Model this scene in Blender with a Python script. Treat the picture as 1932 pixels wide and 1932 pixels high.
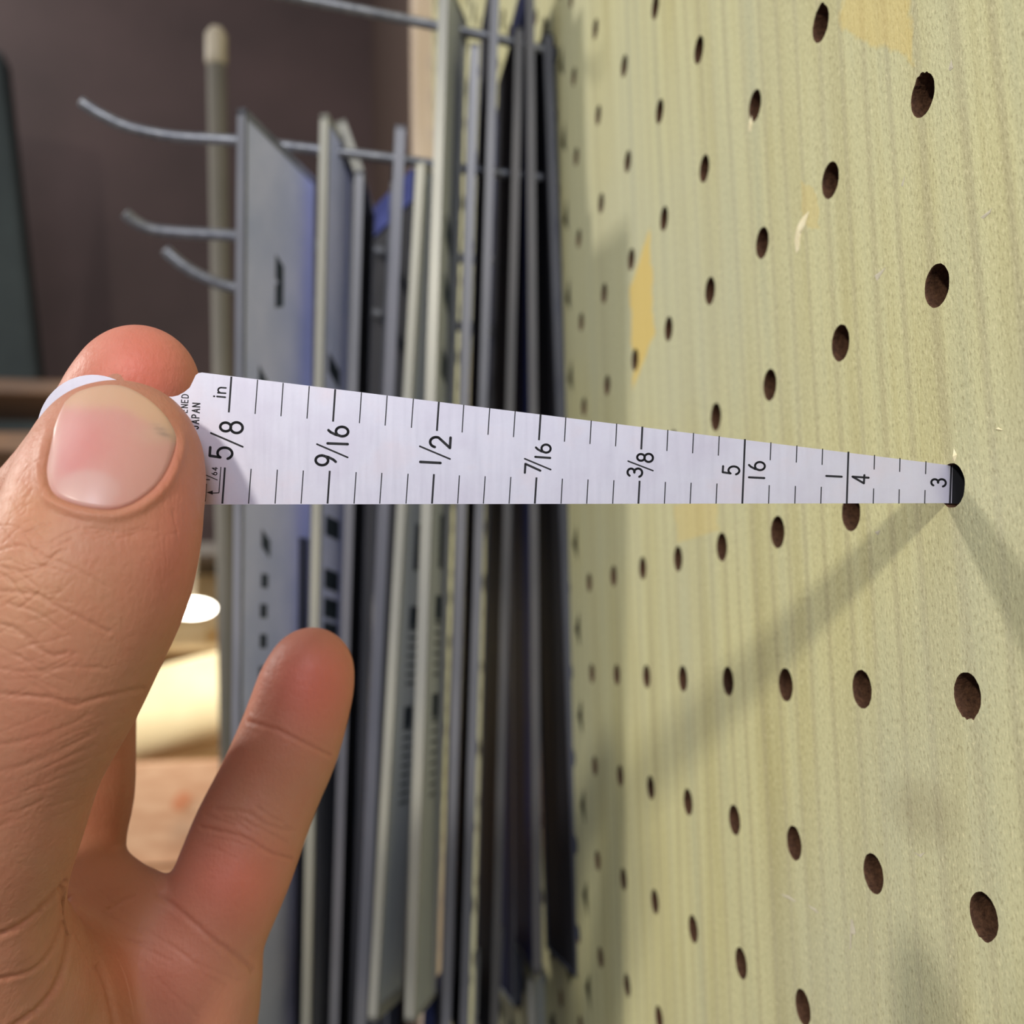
import bpy, bmesh, math, random
import numpy as np
from mathutils import Vector, Matrix, noise
for o in list(bpy.data.objects): bpy.data.objects.remove(o, do_unlink=True)
S = 0.001                                    # everything below is measured in millimetres
F = 2038.19
CAM = np.array([-77.047, -118.988, -19.169])
RC = np.array([[0.98338142, -0.18031792, -0.02112881],
               [0.0026555, 0.13065253, -0.99142466],
               [0.18153216, 0.97489249, 0.12896011]])   # rows: camera right, down, forward
sc = bpy.context.scene
# ------------------------------------------------------------------ camera
cd = bpy.data.cameras.new('camera'); cam = bpy.data.objects.new('camera', cd); sc.collection.objects.link(cam)
M = Matrix(((RC[0][0], -RC[1][0], -RC[2][0], CAM[0]*S), (RC[0][1], -RC[1][1], -RC[2][1], CAM[1]*S),
            (RC[0][2], -RC[1][2], -RC[2][2], CAM[2]*S), (0, 0, 0, 1)))
cam.matrix_world = M
cd.sensor_width = 36; cd.lens = 36*F/1932; cd.clip_start = 0.005; cd.clip_end = 30
cd.dof.use_dof = True; cd.dof.focus_distance = 0.134; cd.dof.aperture_fstop = 23
sc.camera = cam
# ------------------------------------------------------------------ world and lights
w = bpy.data.worlds.new('world'); sc.world = w; w.use_nodes = True
w.node_tree.nodes['Background'].inputs[0].default_value = (0.86, 0.92, 1.0, 1)
w.node_tree.nodes['Background'].inputs[1].default_value = 0.30
def area(name, loc, target, size, power, col, sizey=None):
    l = bpy.data.lights.new(name, 'AREA'); l.energy = power; l.color = col; l.size = size
    if sizey: l.shape = 'RECTANGLE'; l.size_y = sizey
    o = bpy.data.objects.new(name, l); sc.collection.objects.link(o)
    o.location = loc
    o.rotation_euler = (Vector(target)-Vector(loc)).to_track_quat('-Z', 'Y').to_euler()
    return o
# ceiling lamp behind the photographer and ceiling lamp further down the aisle
area('lamp_behind', (-1.05, -1.33, 0.66), (0, 0, 0), 0.12, 16.8, (1.0, 0.95, 0.80))
area('lamp_aisle', (-1.65, 0.86, 0.86), (0, 0, 0), 0.12, 15.5, (1.0, 0.95, 0.88))
area('lamp_ceiling', (-1.3, -0.3, 1.6), (-0.1, 0.1, 0), 0.9, 7, (0.92, 0.95, 1.0))
area('fill_front', (-0.30, -1.6, 0.75), (-0.08, 0.1, 0), 0.5, 11, (0.88, 0.90, 1.0))  # added fill that brightens the gauge and packet faces, no real lamp
area('lamp_far', (-1.1, 1.75, 1.75), (-0.9, 2.3, 1.3), 0.4, 4, (1.0, 0.94, 0.9))
sc.view_settings.view_transform = 'Standard'; sc.view_settings.look = 'None'
sc.view_settings.gamma = 1; sc.view_settings.exposure = 0.0; sc.view_settings.use_curve_mapping = False

# ------------------------------------------------------------------ helpers
def at(u, v, d):
    "point seen in direction (u, v) of the photograph at depth d mm"
    return CAM + d*(RC.T @ np.array([(u-966)/F, (v-966)/F, 1.0]))
def lin(c): return tuple(((x/255)/12.92 if x/255 <= 0.04045 else ((x/255+0.055)/1.055)**2.4) for x in c)
def mat(name, rgb=(128, 128, 128), rough=0.5, metal=0.0, spec=0.5, **k):
    m = bpy.data.materials.new(name); m.use_nodes = True
    b = m.node_tree.nodes['Principled BSDF']
    b.inputs['Base Color'].default_value = (*lin(rgb), 1)
    b.inputs['Roughness'].default_value = rough; b.inputs['Metallic'].default_value = metal
    b.inputs['Specular IOR Level'].default_value = spec
    for a, v in k.items(): b.inputs[a.replace('_', ' ')].default_value = v
    return m
class N:
    "small node-building aid"
    def __init__(s, m): s.t = m.node_tree; s.b = s.t.nodes['Principled BSDF']
    def new(s, typ, **k):
        n = s.t.nodes.new(typ)
        for a, v in k.items():
            if a.startswith('i_'): 
                key = a[2:]; key = int(key) if key.isdigit() else key.replace('_', ' ')
                if hasattr(v, 'is_linked') or isinstance(v, bpy.types.NodeSocket): s.t.links.new(v, n.inputs[key])
                else: n.inputs[key].default_value = v
            else: setattr(n, a, v)
        return n
    def link(s, a, b): s.t.links.new(a, b)
    def coord(s, scale=(1, 1, 1), rot=(0, 0, 0)):
        c = s.new('ShaderNodeTexCoord'); mp = s.new('ShaderNodeMapping'); s.link(c.outputs['Object'], mp.inputs[0])
        mp.inputs['Scale'].default_value = scale; mp.inputs['Rotation'].default_value = rot
        return mp.outputs[0]
    def noise(s, vec, scale, detail=4, rough=0.55):
        n = s.new('ShaderNodeTexNoise', i_Scale=scale, i_Detail=detail, i_Roughness=rough); s.link(vec, n.inputs['Vector'])
        return n.outputs['Fac']
    def ramp(s, fac, stops):
        r = s.new('ShaderNodeValToRGB'); s.link(fac, r.inputs[0]); e = r.color_ramp.elements
        while len(e) < len(stops): e.new(0.5)
        for q, (p, c) in zip(e, stops): q.position = p; q.color = (*c, 1) if len(c) == 3 else c
        return r.outputs[0]
    def mix(s, fac, a, b, mode='MIX'):
        n = s.new('ShaderNodeMix', data_type='RGBA', blend_type=mode)
        for sock, v in ((n.inputs[0], fac), (n.inputs[6], a), (n.inputs[7], b)):
            if isinstance(v, bpy.types.NodeSocket): s.link(v, sock)
            elif isinstance(v, tuple): sock.default_value = (*v, 1) if len(v) == 3 else v
            else: sock.default_value = v
        return n.outputs[2]
    def math(s, op, a, b=0.0, c=None, clamp=False):
        n = s.new('ShaderNodeMath', operation=op, use_clamp=clamp)
        for i, v in enumerate((a, b) if c is None else (a, b, c)):
            if isinstance(v, bpy.types.NodeSocket): s.link(v, n.inputs[i])
            else: n.inputs[i].default_value = v
        return n.outputs[0]
    def bump(s, h, strength, dist, normal=None):
        n = s.new('ShaderNodeBump', i_Strength=strength, i_Distance=dist); s.link(h, n.inputs['Height'])
        if normal: s.link(normal, n.inputs['Normal'])
        return n.outputs[0]
def empty(name, loc, label, cat, group=None, matrix=None):
    o = bpy.data.objects.new(name, None); sc.collection.objects.link(o); o.empty_display_size = 0.01
    if matrix is not None: o.matrix_world = matrix
    else: o.location = loc
    o['label'] = label; o['category'] = cat
    if group: o['group'] = group
    return o
def link(name, me, m, parent=None, smooth=False, world=True):
    o = bpy.data.objects.new(name, me); sc.collection.objects.link(o)
    for x in (m if isinstance(m, (list, tuple)) else [m]): me.materials.append(x)
    if smooth:
        for p in me.polygons: p.use_smooth = True
    if parent:
        bpy.context.view_layer.update()
        o.parent = parent
        if world: o.matrix_parent_inverse = parent.matrix_world.inverted()
    return o
def mesh(name, V, Fc, sc_=S):
    me = bpy.data.meshes.new(name); me.from_pydata([tuple(np.array(v)*sc_) for v in V], [], Fc); me.update(); return me
class MB:
    "collects boxes and tubes (mm) and links them as one mesh"
    def __init__(s): s.V = []; s.F = []; s.m = []
    def quadbox(s, c, mi=0):           # c: 8 corners, bottom loop then top loop
        n = len(s.V); s.V += [np.array(x, float) for x in c]
        for f in ((0, 3, 2, 1), (4, 5, 6, 7), (0, 1, 5, 4), (1, 2, 6, 5), (2, 3, 7, 6), (3, 0, 4, 7)):
            s.F.append(tuple(n+i for i in f)); s.m.append(mi)
        return s
    def box(s, x0, x1, y0, y1, z0, z1, mi=0):
        return s.quadbox([(x0, y0, z0), (x1, y0, z0), (x1, y1, z0), (x0, y1, z0), (x0, y0, z1), (x1, y0, z1), (x1, y1, z1), (x0, y1, z1)], mi)
    def par(s, o, a, b, c, mi=0):      # parallelepiped
        o, a, b, c = map(np.array, (o, a, b, c))
        return s.quadbox([o, o+a, o+a+b, o+b, o+c, o+a+c, o+a+b+c, o+b+c], mi)
    def tube(s, pts, r, n=12, mi=0, caps=True):
        pts = [np.array(p, float) for p in pts]; rs = r if hasattr(r, '__len__') else [r]*len(pts)
        base = len(s.V); up = None
        for i, p in enumerate(pts):
            t = pts[min(i+1, len(pts)-1)]-pts[max(i-1, 0)]; t /= np.linalg.norm(t)
            if up is None:
                up = np.array([0, 0, 1.0]) if abs(t[2]) < .9 else np.array([1.0, 0, 0])
            a = np.cross(t, up); a /= np.linalg.norm(a); b = np.cross(a, t); up = b
            for k in range(n):
                q = 2*math.pi*k/n; s.V.append(p+rs[i]*(a*math.cos(q)+b*math.sin(q)))
        for i in range(len(pts)-1):
            for k in range(n):
                s.F.append((base+i*n+k, base+i*n+(k+1) % n, base+(i+1)*n+(k+1) % n, base+(i+1)*n+k)); s.m.append(mi)
        if caps:
            s.F.append(tuple(base+k for k in range(n))[::-1]); s.m.append(mi)
            s.F.append(tuple(base+(len(pts)-1)*n+k for k in range(n))); s.m.append(mi)
        return s
    def build(s, name, m, parent=None, smooth=False, bevel=0):
        me = mesh(name, s.V, s.F)
        bm = bmesh.new(); bm.from_mesh(me); bmesh.ops.recalc_face_normals(bm, faces=bm.faces)
        if bevel: bmesh.ops.bevel(bm, geom=list(bm.edges), offset=bevel*S, segments=2, affect='EDGES', profile=.5)
        bm.to_mesh(me); bm.free()
        if not bevel:
            for p, k in zip(me.polygons, s.m): p.material_index = k
        return link(name, me, m, parent, smooth)

# ------------------------------------------------------------------ materials
def m_board():
    m = mat('green_tinted_veneer', (200, 196, 150), 0.62, spec=0.3); n = N(m)
    v = n.coord((1, 1, 0.045)); v2 = n.coord((1, 1, 0.5)); v3 = n.coord()
    v0 = n.coord((1, 1, 0.035), (0, 0.0, 0.0))
    g1 = n.noise(v, 95, 5, 0.6); g2 = n.noise(v0, 420, 3, 0.6); g3 = n.noise(v3, 9, 3); sp = n.noise(v2, 2300, 2, 0.7)
    c = n.ramp(g1, [(0.30, lin((182, 174, 122))), (0.44, lin((202, 196, 144))), (0.54, lin((212, 208, 158))), (0.72, lin((186, 185, 148)))])
    # thin darker growth lines running up the board
    wv = n.new('ShaderNodeTexWave', wave_type='BANDS', bands_direction='Y', i_Scale=46.0, i_Distortion=5.5, i_Detail=2.0, i_Detail_Scale=0.7)
    n.link(n.coord((1, 1, 0.10)), wv.inputs['Vector'])
    c = n.mix(n.math('MULTIPLY', n.ramp(wv.outputs['Fac'], [(0.0, (1, 1, 1)), (0.24, (0, 0, 0))]), 0.46), c, lin((166, 156, 122)))
    c = n.mix(n.math('MULTIPLY', g2, 0.28), c, lin((168, 156, 116)))
    c = n.mix(n.ramp(g3, [(0.40, (0, 0, 0)), (0.65, (.55, .55, .55))]), c, lin((190, 190, 164)))
    c = n.mix(n.ramp(sp, [(0.54, (0, 0, 0)), (0.72, (.6, .6, .6))]), c, lin((138, 126, 92)))
    c = n.mix(n.ramp(sp, [(0.28, (.6, .6, .6)), (0.44, (0, 0, 0))]), c, lin((232, 224, 180)))
    # yellow varnish patches: each a box with ragged edges (y, z centre, half sizes, shear)
    sep = n.new('ShaderNodeSeparateXYZ'); n.link(n.new('ShaderNodeTexCoord').outputs['Object'], sep.inputs[0])
    Y, Z = sep.outputs[1], sep.outputs[2]
    rag = n.math('MULTIPLY', n.math('SUBTRACT', n.noise(v3, 160, 3), 0.5), 0.008)
    for (cy, cz, hy, hz, sh, st) in ((0.1205, 0.0610, 0.0085, 0.0125, -0.5, .75), (0.010, 0.0745, 0.0085, 0.0105, 0.9, .42), (0.211, 0.052, 0.009, 0.022, 0, .5),
                                     (0.090, 0.0075, 0.012, 0.004, 0, .32), (0.033, 0.0500, 0.0030, 0.0035, 0.5, .3), (0.42, 0.10, .02, .03, 0, .5)):
        dy = n.math('ADD', n.math('SUBTRACT', Y, cy), rag)
        dz = n.math('SUBTRACT', n.math('SUBTRACT', Z, cz), n.math('MULTIPLY', dy, sh))
        d = n.math('MAXIMUM', n.math('DIVIDE', n.math('ABSOLUTE', dy), hy), n.math('DIVIDE', n.math('ABSOLUTE', dz), hz))
        k = n.math('MULTIPLY', n.math('SUBTRACT', 1.08, d), 9.0, clamp=True)
        c = n.mix(n.math('MULTIPLY', k, st), c, lin((222, 190, 98)))
    # brown smudge low on the board
    dy = n.math('DIVIDE', n.math('SUBTRACT', Y, 0.012), 0.010); dz = n.math('DIVIDE', n.math('ADD', Z, 0.0405), 0.0055)
    rr = n.math('ADD', n.math('POWER', dy, 2.0), n.math('POWER', dz, 2.0))
    k = n.math('MULTIPLY', n.math('SUBTRACT', 1.0, rr, clamp=True), n.noise(n.coord((1, 1, .5)), 320, 4, .7))
    c = n.mix(n.math('MULTIPLY', k, 0.55), c, lin((120, 104, 76)))
    n.link(c, n.b.inputs['Base Color'])
    h = n.math('ADD', n.math('MULTIPLY', sp, 0.7), n.math('MULTIPLY', g2, 0.5))
    n.link(n.bump(h, 0.55, 0.00030), n.b.inputs['Normal'])
    return m
BOARD = m_board()
def m_hole():
    m = mat('brown_hardboard_core', (104, 72, 54), 0.8, spec=0.2); n = N(m)
    c = n.ramp(n.noise(n.coord(), 1500, 3, .7), [(0.3, lin((58, 38, 29))), (0.7, lin((102, 72, 54)))])
    n.link(c, n.b.inputs['Base Color']); n.link(n.bump(n.noise(n.coord(), 2500, 2), .6, .0002), n.b.inputs['Normal']); return m
CORE = m_hole()
def noisy(name, a, b, scale, rough=.5, stretch=(1, 1, 1), bump=0, **k):
    m = mat(name, a, rough, **k); n = N(m); f = n.noise(n.coord(stretch), scale, 4)
    n.link(n.ramp(f, [(0.35, lin(a)), (0.65, lin(b))]), n.b.inputs['Base Color'])
    if bump: n.link(n.bump(f, .5, bump), n.b.inputs['Normal'])
    return m
def m_steel():
    m = mat('satin_steel', (205, 200, 218), 0.42, metal=0.5, spec=0.5); n = N(m)
    v = n.coord((0.3, 1.6, 1))
    f = n.noise(n.coord(), 90, 4, .6); g = n.noise(n.coord((1, 1, 1)), 2600, 2, .6); st = n.noise(n.coord((1, 0.06, 1)), 1500, 3, .6)
    c = n.ramp(f, [(0.3, lin((208, 204, 226))), (0.55, lin((217, 216, 236))), (0.75, lin((221, 212, 228)))])
    c = n.mix(n.math('MULTIPLY', g, 0.16), c, lin((188, 184, 200)))
    n.link(c, n.b.inputs['Base Color'])
    n.link(n.math('ADD', 0.34, n.math('MULTIPLY', st, 0.2)), n.b.inputs['Roughness'])
    n.link(n.bump(g, .12, .00002), n.b.inputs['Normal']); return m
STEEL = m_steel()
INK = mat('black_engraved_ink', (34, 34, 42), 0.5, spec=.3)
CHROME = noisy('zinc_plated_wire', (150, 152, 158), (120, 122, 130), 400, .35, metal=.6)
SLEEVE = noisy('cloudy_plastic_sleeve', (128, 128, 138), (100, 102, 114), 60, .32, (1, 1, .15))
SLEEVE_W = noisy('warm_plastic_sleeve_edge', (170, 168, 158), (146, 146, 144), 60, .35, (1, 1, .15))
CARD_W = noisy('bluish_white_card', (208, 212, 246), (186, 194, 232), 40, .5)
CARD_P = noisy('pale_steel_and_paper', (206, 208, 206), (176, 182, 190), 50, .4, (1, 1, .1))
CARD_D = noisy('charcoal_card', (46, 46, 52), (30, 31, 38), 40, .6, (1, 1, .2), spec=.15)
CARD_B = noisy('navy_blue_card', (28, 38, 84), (20, 26, 56), 40, .6, (1, 1, .2), spec=.15)
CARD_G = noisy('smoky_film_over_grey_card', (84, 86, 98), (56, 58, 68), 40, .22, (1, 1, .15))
CARD_L = noisy('light_blue_film', (78, 88, 150), (50, 58, 112), 90, .2)
WALL_D = noisy('dark_maroon_paint', (88, 68, 66), (70, 54, 52), 2.2, .7)
WALL_G = noisy('worn_grey_paint', (104, 100, 98), (86, 82, 82), 4, .7)
DARKGREEN = noisy('dark_green_cloth', (58, 66, 66), (48, 55, 56), 6, .9)
WOOD_T = noisy('tan_wood_trim', (206, 186, 166), (188, 166, 142), 30, .5, (4, 4, .4))
WOOD_B = noisy('brown_stained_wood', (100, 72, 50), (74, 54, 42), 14, .55, (1, 4, 4))
PLY = noisy('pale_birch_plywood', (226, 198, 148), (206, 172, 116), 14, .5, (1, 4, 5))
PLY_P = noisy('pinkish_lauan_board', (206, 166, 134), (186, 140, 108), 18, .5, (1, 4, 4))
CLOTH = noisy('cream_wrapping_paper', (240, 226, 186), (228, 210, 166), 9, .7)
OLIVE = noisy('olive_grey_pole', (104, 98, 88), (84, 80, 72), 8, .6)
PALE = noisy('pale_cap_plastic', (168, 156, 138), (150, 140, 122), 8, .5)
SLEEVE_D = noisy('shaded_plastic_sleeve', (96, 94, 98), (70, 70, 76), 60, .4, (1, 1, .15))  # sleeve plastic darkened to paint the light falloff on right-hand packets
SIGN = noisy('printed_black_ink', (36, 44, 54), (50, 60, 70), 80, .5)

# ------------------------------------------------------------------ room setting
def struct(mb, name, m, bevel=0):
    o = mb.build(name, m); o['kind'] = 'structure'; return o
struct(MB().box(60, 90, -1500, 2600, -1300, 1700), 'wall_right', mat('wall_paint_dark_brown', (84, 64, 54), .8))  # wall in even dark brown paint
struct(MB().box(-2600, 60, 2300, 2340, -30+170, 1700), 'wall_back', WALL_D)
struct(MB().box(-2600, 60, -1500, 2600, -1320, -1300), 'floor', noisy('grey_floor', (120, 112, 104), (100, 94, 88), 4, .6))

# ------------------------------------------------------------------ pegboard with drilled holes
PITCH = 25.4; HR = 2.66; TH = 5.0
def pegboard():
    rnd = random.Random(3); V = []; Fc = []; mi = []
    for i in range(-6, 22):
        seg = 40 if -2 <= i < 4 else (24 if i < 8 else 12)
        for j in range(-18, 15):
            cy, cz = i*PITCH, -j*PITCH; b = len(V); h = PITCH/2
            rag = [1+0.012*rnd.uniform(-1, 1) for _ in range(seg)]
            if (i, j) in ((0, -2), (1, -3), (0, 2), (0, 1), (0, -1)):
                for k in range(seg):
                    a = 2*math.pi*k/seg
                    if (i, j) in ((0, -2), (1, -3)) and math.sin(a) > .85: rag[k] += 0.16*rnd.random()
                    if (i, j) in ((0, 2), (0, 1)) and math.sin(a) < -.85: rag[k] += 0.10*rnd.random()
            for k in range(seg):                      # outer square
                a = 2*math.pi*k/seg; c, s_ = math.cos(a), math.sin(a); q = h/max(abs(c), abs(s_))
                V.append((0, cy+c*q, cz+s_*q))
            for x, rr in ((0, 1.03), (0.18, 1.0), (TH, 1.0)):
                for k in range(seg):
                    a = 2*math.pi*k/seg; r = HR*(1+(rag[k]-1)*(1 if x < 1 else .2))*rr
                    V.append((x, cy+math.cos(a)*r, cz+math.sin(a)*r))
            for k in range(seg):                      # back outer square
                a = 2*math.pi*k/seg; c, s_ = math.cos(a), math.sin(a); q = h/max(abs(c), abs(s_))
                V.append((TH, cy+c*q, cz+s_*q))
            for ring in range(4):
                for k in range(seg):
                    k2 = (k+1) % seg
                    Fc.append((b+ring*seg+k, b+(ring+1)*seg+k, b+(ring+1)*seg+k2, b+ring*seg+k2)); mi.append(0 if ring == 0 else 1)
    me = mesh('pegboard', V, Fc)
    bm = bmesh.new(); bm.from_mesh(me); bmesh.ops.remove_doubles(bm, verts=bm.verts, dist=1e-6)
    bmesh.ops.recalc_face_normals(bm, faces=bm.faces); bm.to_mesh(me); bm.free()
    return me
me = pegboard()
pb = empty('pegboard', (0, 0, 0), 'large pale green-yellow wood grain pegboard panel with rows of round holes', 'pegboard')
o = link('panel', me, [BOARD, CORE], pb)
for p in me.polygons:
    if abs(p.normal.x) > .9 and p.center.x < 0.0001: p.material_index = 0
    else: p.material_index = 1
# torn veneer chips and scratches that stand a little off the face
def chip(pts, name, m, d=0.25):
    n = len(pts); V = [(-0.02, *board(*p)) for p in pts]; c = np.mean(np.array(V), 0); c[0] = -d
    V.append(tuple(c)); me = mesh(name, V, [(k, (k+1) % n, n) for k in range(n)]+[tuple(range(n))[::-1]])
    return link(name, me, m, pb)
def board(u, v):
    r = RC.T @ np.array([(u-966)/F, (v-966)/F, 1.0]); t = -CAM[0]/r[0]; p = CAM+t*r; return p[1], p[2]
CHIP = noisy('torn_pale_fibres', (240, 230, 196), (228, 214, 170), 600, .8)
CHIP_G = noisy('scuffed_greyish_fibres', (206, 198, 176), (190, 182, 160), 600, .8)
for k, pts in enumerate((
        [(1527, 398), (1519, 425), (1511, 442), (1508, 470), (1502, 478), (1499, 455), (1503, 430), (1512, 412)],
        [(1418, 218), (1420, 232), (1416, 250), (1412, 246), (1414, 230)],
        [(1800, 846), (1806, 858), (1802, 872), (1797, 868)],
        [(1884, 806), (1893, 812), (1886, 811), (1878, 810)])):
    o = chip(pts, 'veneer_chip', CHIP, .28); o['label'] = 'pale torn veneer chip'
for pts in ([(1471, 1686), (1488, 1690), (1502, 1700), (1500, 1702), (1484, 1694)], [(1523, 1707), (1538, 1714), (1546, 1723), (1541, 1722), (1530, 1714)],
            [(1605, 1735), (1609, 1735), (1615, 1760), (1611, 1764), (1607, 1750), (1606, 1790), (1603, 1792)],
            [(1724, 1607), (1735, 1614), (1746, 1608), (1737, 1618)], [(1850, 410), (1866, 398), (1872, 392), (1868, 402), (1856, 413)],
            [(1700, 350), (1708, 330), (1704, 352)], [(1650, 520), (1672, 504), (1665, 515), (1655, 530)], [(1790, 130), (1795, 112), (1799, 128), (1792, 134)],
            [(1650, 1004), (1661, 1000), (1657, 1010)]):
    o = chip(pts, 'scratch', CHIP_G, .08); o['label'] = 'pale scratch'
# wooden end post of the board
po = MB().box(-12, 58, 547, 575, -500, 780).build('wooden_post', WOOD_T, bevel=1.5)
po['label'] = 'tan wooden post closing the far end of the pegboard'; po['category'] = 'post'

# ------------------------------------------------------------------ far background seen past the hand
def thing(mb, name, m, label, cat, group=None, **k):
    o = mb.build(name, m, **k); o['label'] = label; o['category'] = cat
    if group: o['group'] = group
    return o
# dim pole with a pale cap
pp = at(410, 560, 640)
pole = empty('pole', tuple(pp*S), 'dim olive grey upright pole with pale cap behind the hooks', 'pole')
t_, b_ = at(408, 85, 640), at(423, 900, 640)
b_ = t_+(b_-t_)*3.1
MB().tube([t_, b_], 5.6, 16).build('shaft', OLIVE, pole, True)
MB().tube([at(408, 52, 640), at(408, 66, 640), at(408, 118, 640), at(408, 128, 640)], [3.5, 6.4, 6.4, 5], 16).build('cap', PALE, pole, True)
MB().tube([b_, b_+np.array([0, 0, -8])], 60, 24).build('base', OLIVE, pole, True)
# lit wooden workbench bay, framed by the lower edge of the dark wall
def bx(u0, u1, v0, v1, d0, d1):
    "box that fills the given view angles at d0 and reaches back to d1"
    p = at(u0, v1, d0); q = at(u1, v0, d0); return (p[0], q[0], p[1], p[1]+d1-d0, p[2], q[2])
cab = empty('workbench', tuple(at(300, 1700, 1500)*S), 'pale plywood workbench bay with shelf lit behind the hand', 'workbench')
MB().box(-800, 40, 2150, 2180, -520, 150).build('back_panel', PLY, cab)
MB().box(-800, 40, 1480, 2150, -330, -306).build('bench_top', PLY_P, cab)
MB().box(-800, 40, 1700, 2150, 150, 170).build('canopy', WALL_G, cab)
MB().box(-800, 40, 1900, 2150, -6, 8).build('shelf', PLY, cab)
for x in (-780, 0):
    MB().box(x, x+30, 1500, 2150, -1300, -330).build('leg', PLY_P, cab)
thing(MB().box(*bx(388, 455, 1185, 1268, 1960, 2060)), 'cardboard_box', noisy('kraft_cardboard', (170, 134, 82), (150, 116, 70), 20, .8), 'small brown cardboard box under the glowing lamp', 'box', bevel=3)
# rolled cream paper bundle leaning on the bench
def roll():
    V = []; Fc = []; n = 28; L = 16
    for i in range(L+1):
        s = i/L; c = at(120+480*s, 1395-130*s, 1640+20*s); r = 66+5*math.sin(3*s)
        for k in range(n):
            a = 2*math.pi*k/n; V.append(c+np.array([0, math.cos(a)*r, math.sin(a)*r*(1+.06*math.sin(5*a+4*s))]))
    for i in range(L):
        for k in range(n): Fc.append((i*n+k, i*n+(k+1) % n, (i+1)*n+(k+1) % n, (i+1)*n+k))
    Fc.append(tuple(range(n))[::-1]); Fc.append(tuple(L*n+k for k in range(n)))
    return mesh('paper_roll', V, Fc)
ro = link('paper_roll', roll(), CLOTH, None, True); ro['label'] = 'thick cream paper roll above the pinkish board, seen between thumb and little finger'; ro['category'] = 'roll'
pk = thing(MB().box(*bx(150, 470, 1440, 1640, 1480, 1510)), 'wooden_board', PLY_P, 'pinkish wooden board with an orange knot behind the little finger', 'board', bevel=2)
kn = at(343, 1512, 1478.5); V = [kn]+[kn+np.array([math.cos(a)*12*(1+.3*math.sin(2*a)), 0.6, math.sin(a)*13]) for a in np.linspace(0, 2*math.pi, 20)[:-1]]
o = link('knot', mesh('knot', V, [(0, k, k % 19+1) for k in range(1, 20)]), mat('orange_knot', (186, 120, 84), .5), pk); o['label'] = 'orange knot'
# glowing lamp
lampm = mat('glowing_lamp_diffuser', (255, 250, 235), .5); lampm.node_tree.nodes['Principled BSDF'].inputs['Emission Color'].default_value = (1, .93, .8, 1)
lampm.node_tree.nodes['Principled BSDF'].inputs['Emission Strength'].default_value = 14
lc = at(362, 1148, 1700)
lamp = empty('work_lamp', tuple(lc*S), 'bright oval work lamp glowing between thumb and packets', 'lamp')
def ellips(c, r, n=24, h=12):
    V = []; Fc = []
    for i in range(h+1):
        ph = math.pi*i/h
        for k in range(n):
            a = 2*math.pi*k/n; V.append(c+np.array([math.sin(ph)*math.cos(a)*r[0], math.sin(ph)*math.sin(a)*r[1], math.cos(ph)*r[2]]))
    for i in range(h):
        for k in range(n): Fc.append((i*n+k, i*n+(k+1) % n, (i+1)*n+(k+1) % n, (i+1)*n+k))
    return V, Fc
V, Fc = ellips(lc, (36, 20, 15)); link('diffuser', mesh('diffuser', V, Fc), lampm, lamp, True)
MB().tube([lc+np.array([0, 0, 14]), np.array([lc[0], lc[1]+20, 151])], 5, 10).build('stem', PALE, lamp)
area('fill_bench', tuple(at(330, 880, 1250)*S), tuple(at(330, 1420, 1700)*S), 0.25, 2.7, (1.0, 0.92, 0.76))  # unseen fill added to light the bay, separate from the glowing lamp
MB().box(-185, -165, 1500, 2150, -306, 150).build('light_block_panel', PLY, cab)  # unseen panel added to keep bench light off the packets
# dim shapes at the far left
ca_, cb_, cc_, cd_ = at(-260, 60, 1900), at(4, 90, 1900), at(112, 1060, 1900), at(-260, 1060, 1900); dn_ = np.array([0, 60.0, 0])
thing(MB().quadbox([cd_, cc_, cb_, ca_, cd_+dn_, cc_+dn_, cb_+dn_, ca_+dn_]), 'leaning_panel', DARKGREEN, 'dark grey green panel leaning at the left edge of the view', 'panel', bevel=12)
thing(MB().box(*bx(-200, 150, 700, 738, 1420, 1600)), 'wooden_shelf_board', WOOD_B, 'brown wooden board behind the fingertip, upper of the two at the left edge', 'board', 'brown boards at the left edge', bevel=3)
thing(MB().box(*bx(-260, 120, 800, 850, 1400, 1600)), 'wooden_shelf_board', WOOD_B, 'brown wooden board beside the thumb, lower of the two at the left edge', 'board', 'brown boards at the left edge', bevel=3)

# ------------------------------------------------------------------ pegboard hooks
def hook(px, label, r=1.6):
    root = empty('peg_hook', tuple(at(*px[0])*S), label, 'hook', 'wire hooks on the pegboard')
    P = [at(*p) for p in px]
    # smooth polyline
    Q = []
    for i in range(len(P)-1):
        p0, p1, p2, p3 = P[max(i-1, 0)], P[i], P[i+1], P[min(i+2, len(P)-1)]
        for t in np.linspace(0, 1, 9)[:-1]:
            Q.append(.5*((2*p1)+(-p0+p2)*t+(2*p0-5*p1+4*p2-p3)*t*t+(-p0+3*p1-3*p2+p3)*t**3))
    Q.append(P[-1])
    MB().tube(Q, [r]*(len(Q)-1)+[r], 12).build('wire', CHROME, root, True)
    e = P[0]
    MB().tube([e+np.array([-.8, 0, 0]), e+np.array([-4, 0, 0])], [r*1.5, r*1.5], 16).build('collar', INK, root, True)
    return root
hook([(1055, 103, 348), (960, 78, 345), (830, 50, 342), (700, 24, 338), (560, -4, 334), (430, -32, 330), (330, -75, 327)], 'upper wire hook crossing the very top of the tall packets')
hook([(1058, 340, 352), (900, 322, 347), (760, 302, 342), (600, 283, 338), (450, 266, 334), (330, 258, 331), (245, 241, 328), (190, 216, 326), (153, 192, 325)], 'longest wire hook with upturned tip, holding the white packet')
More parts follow.
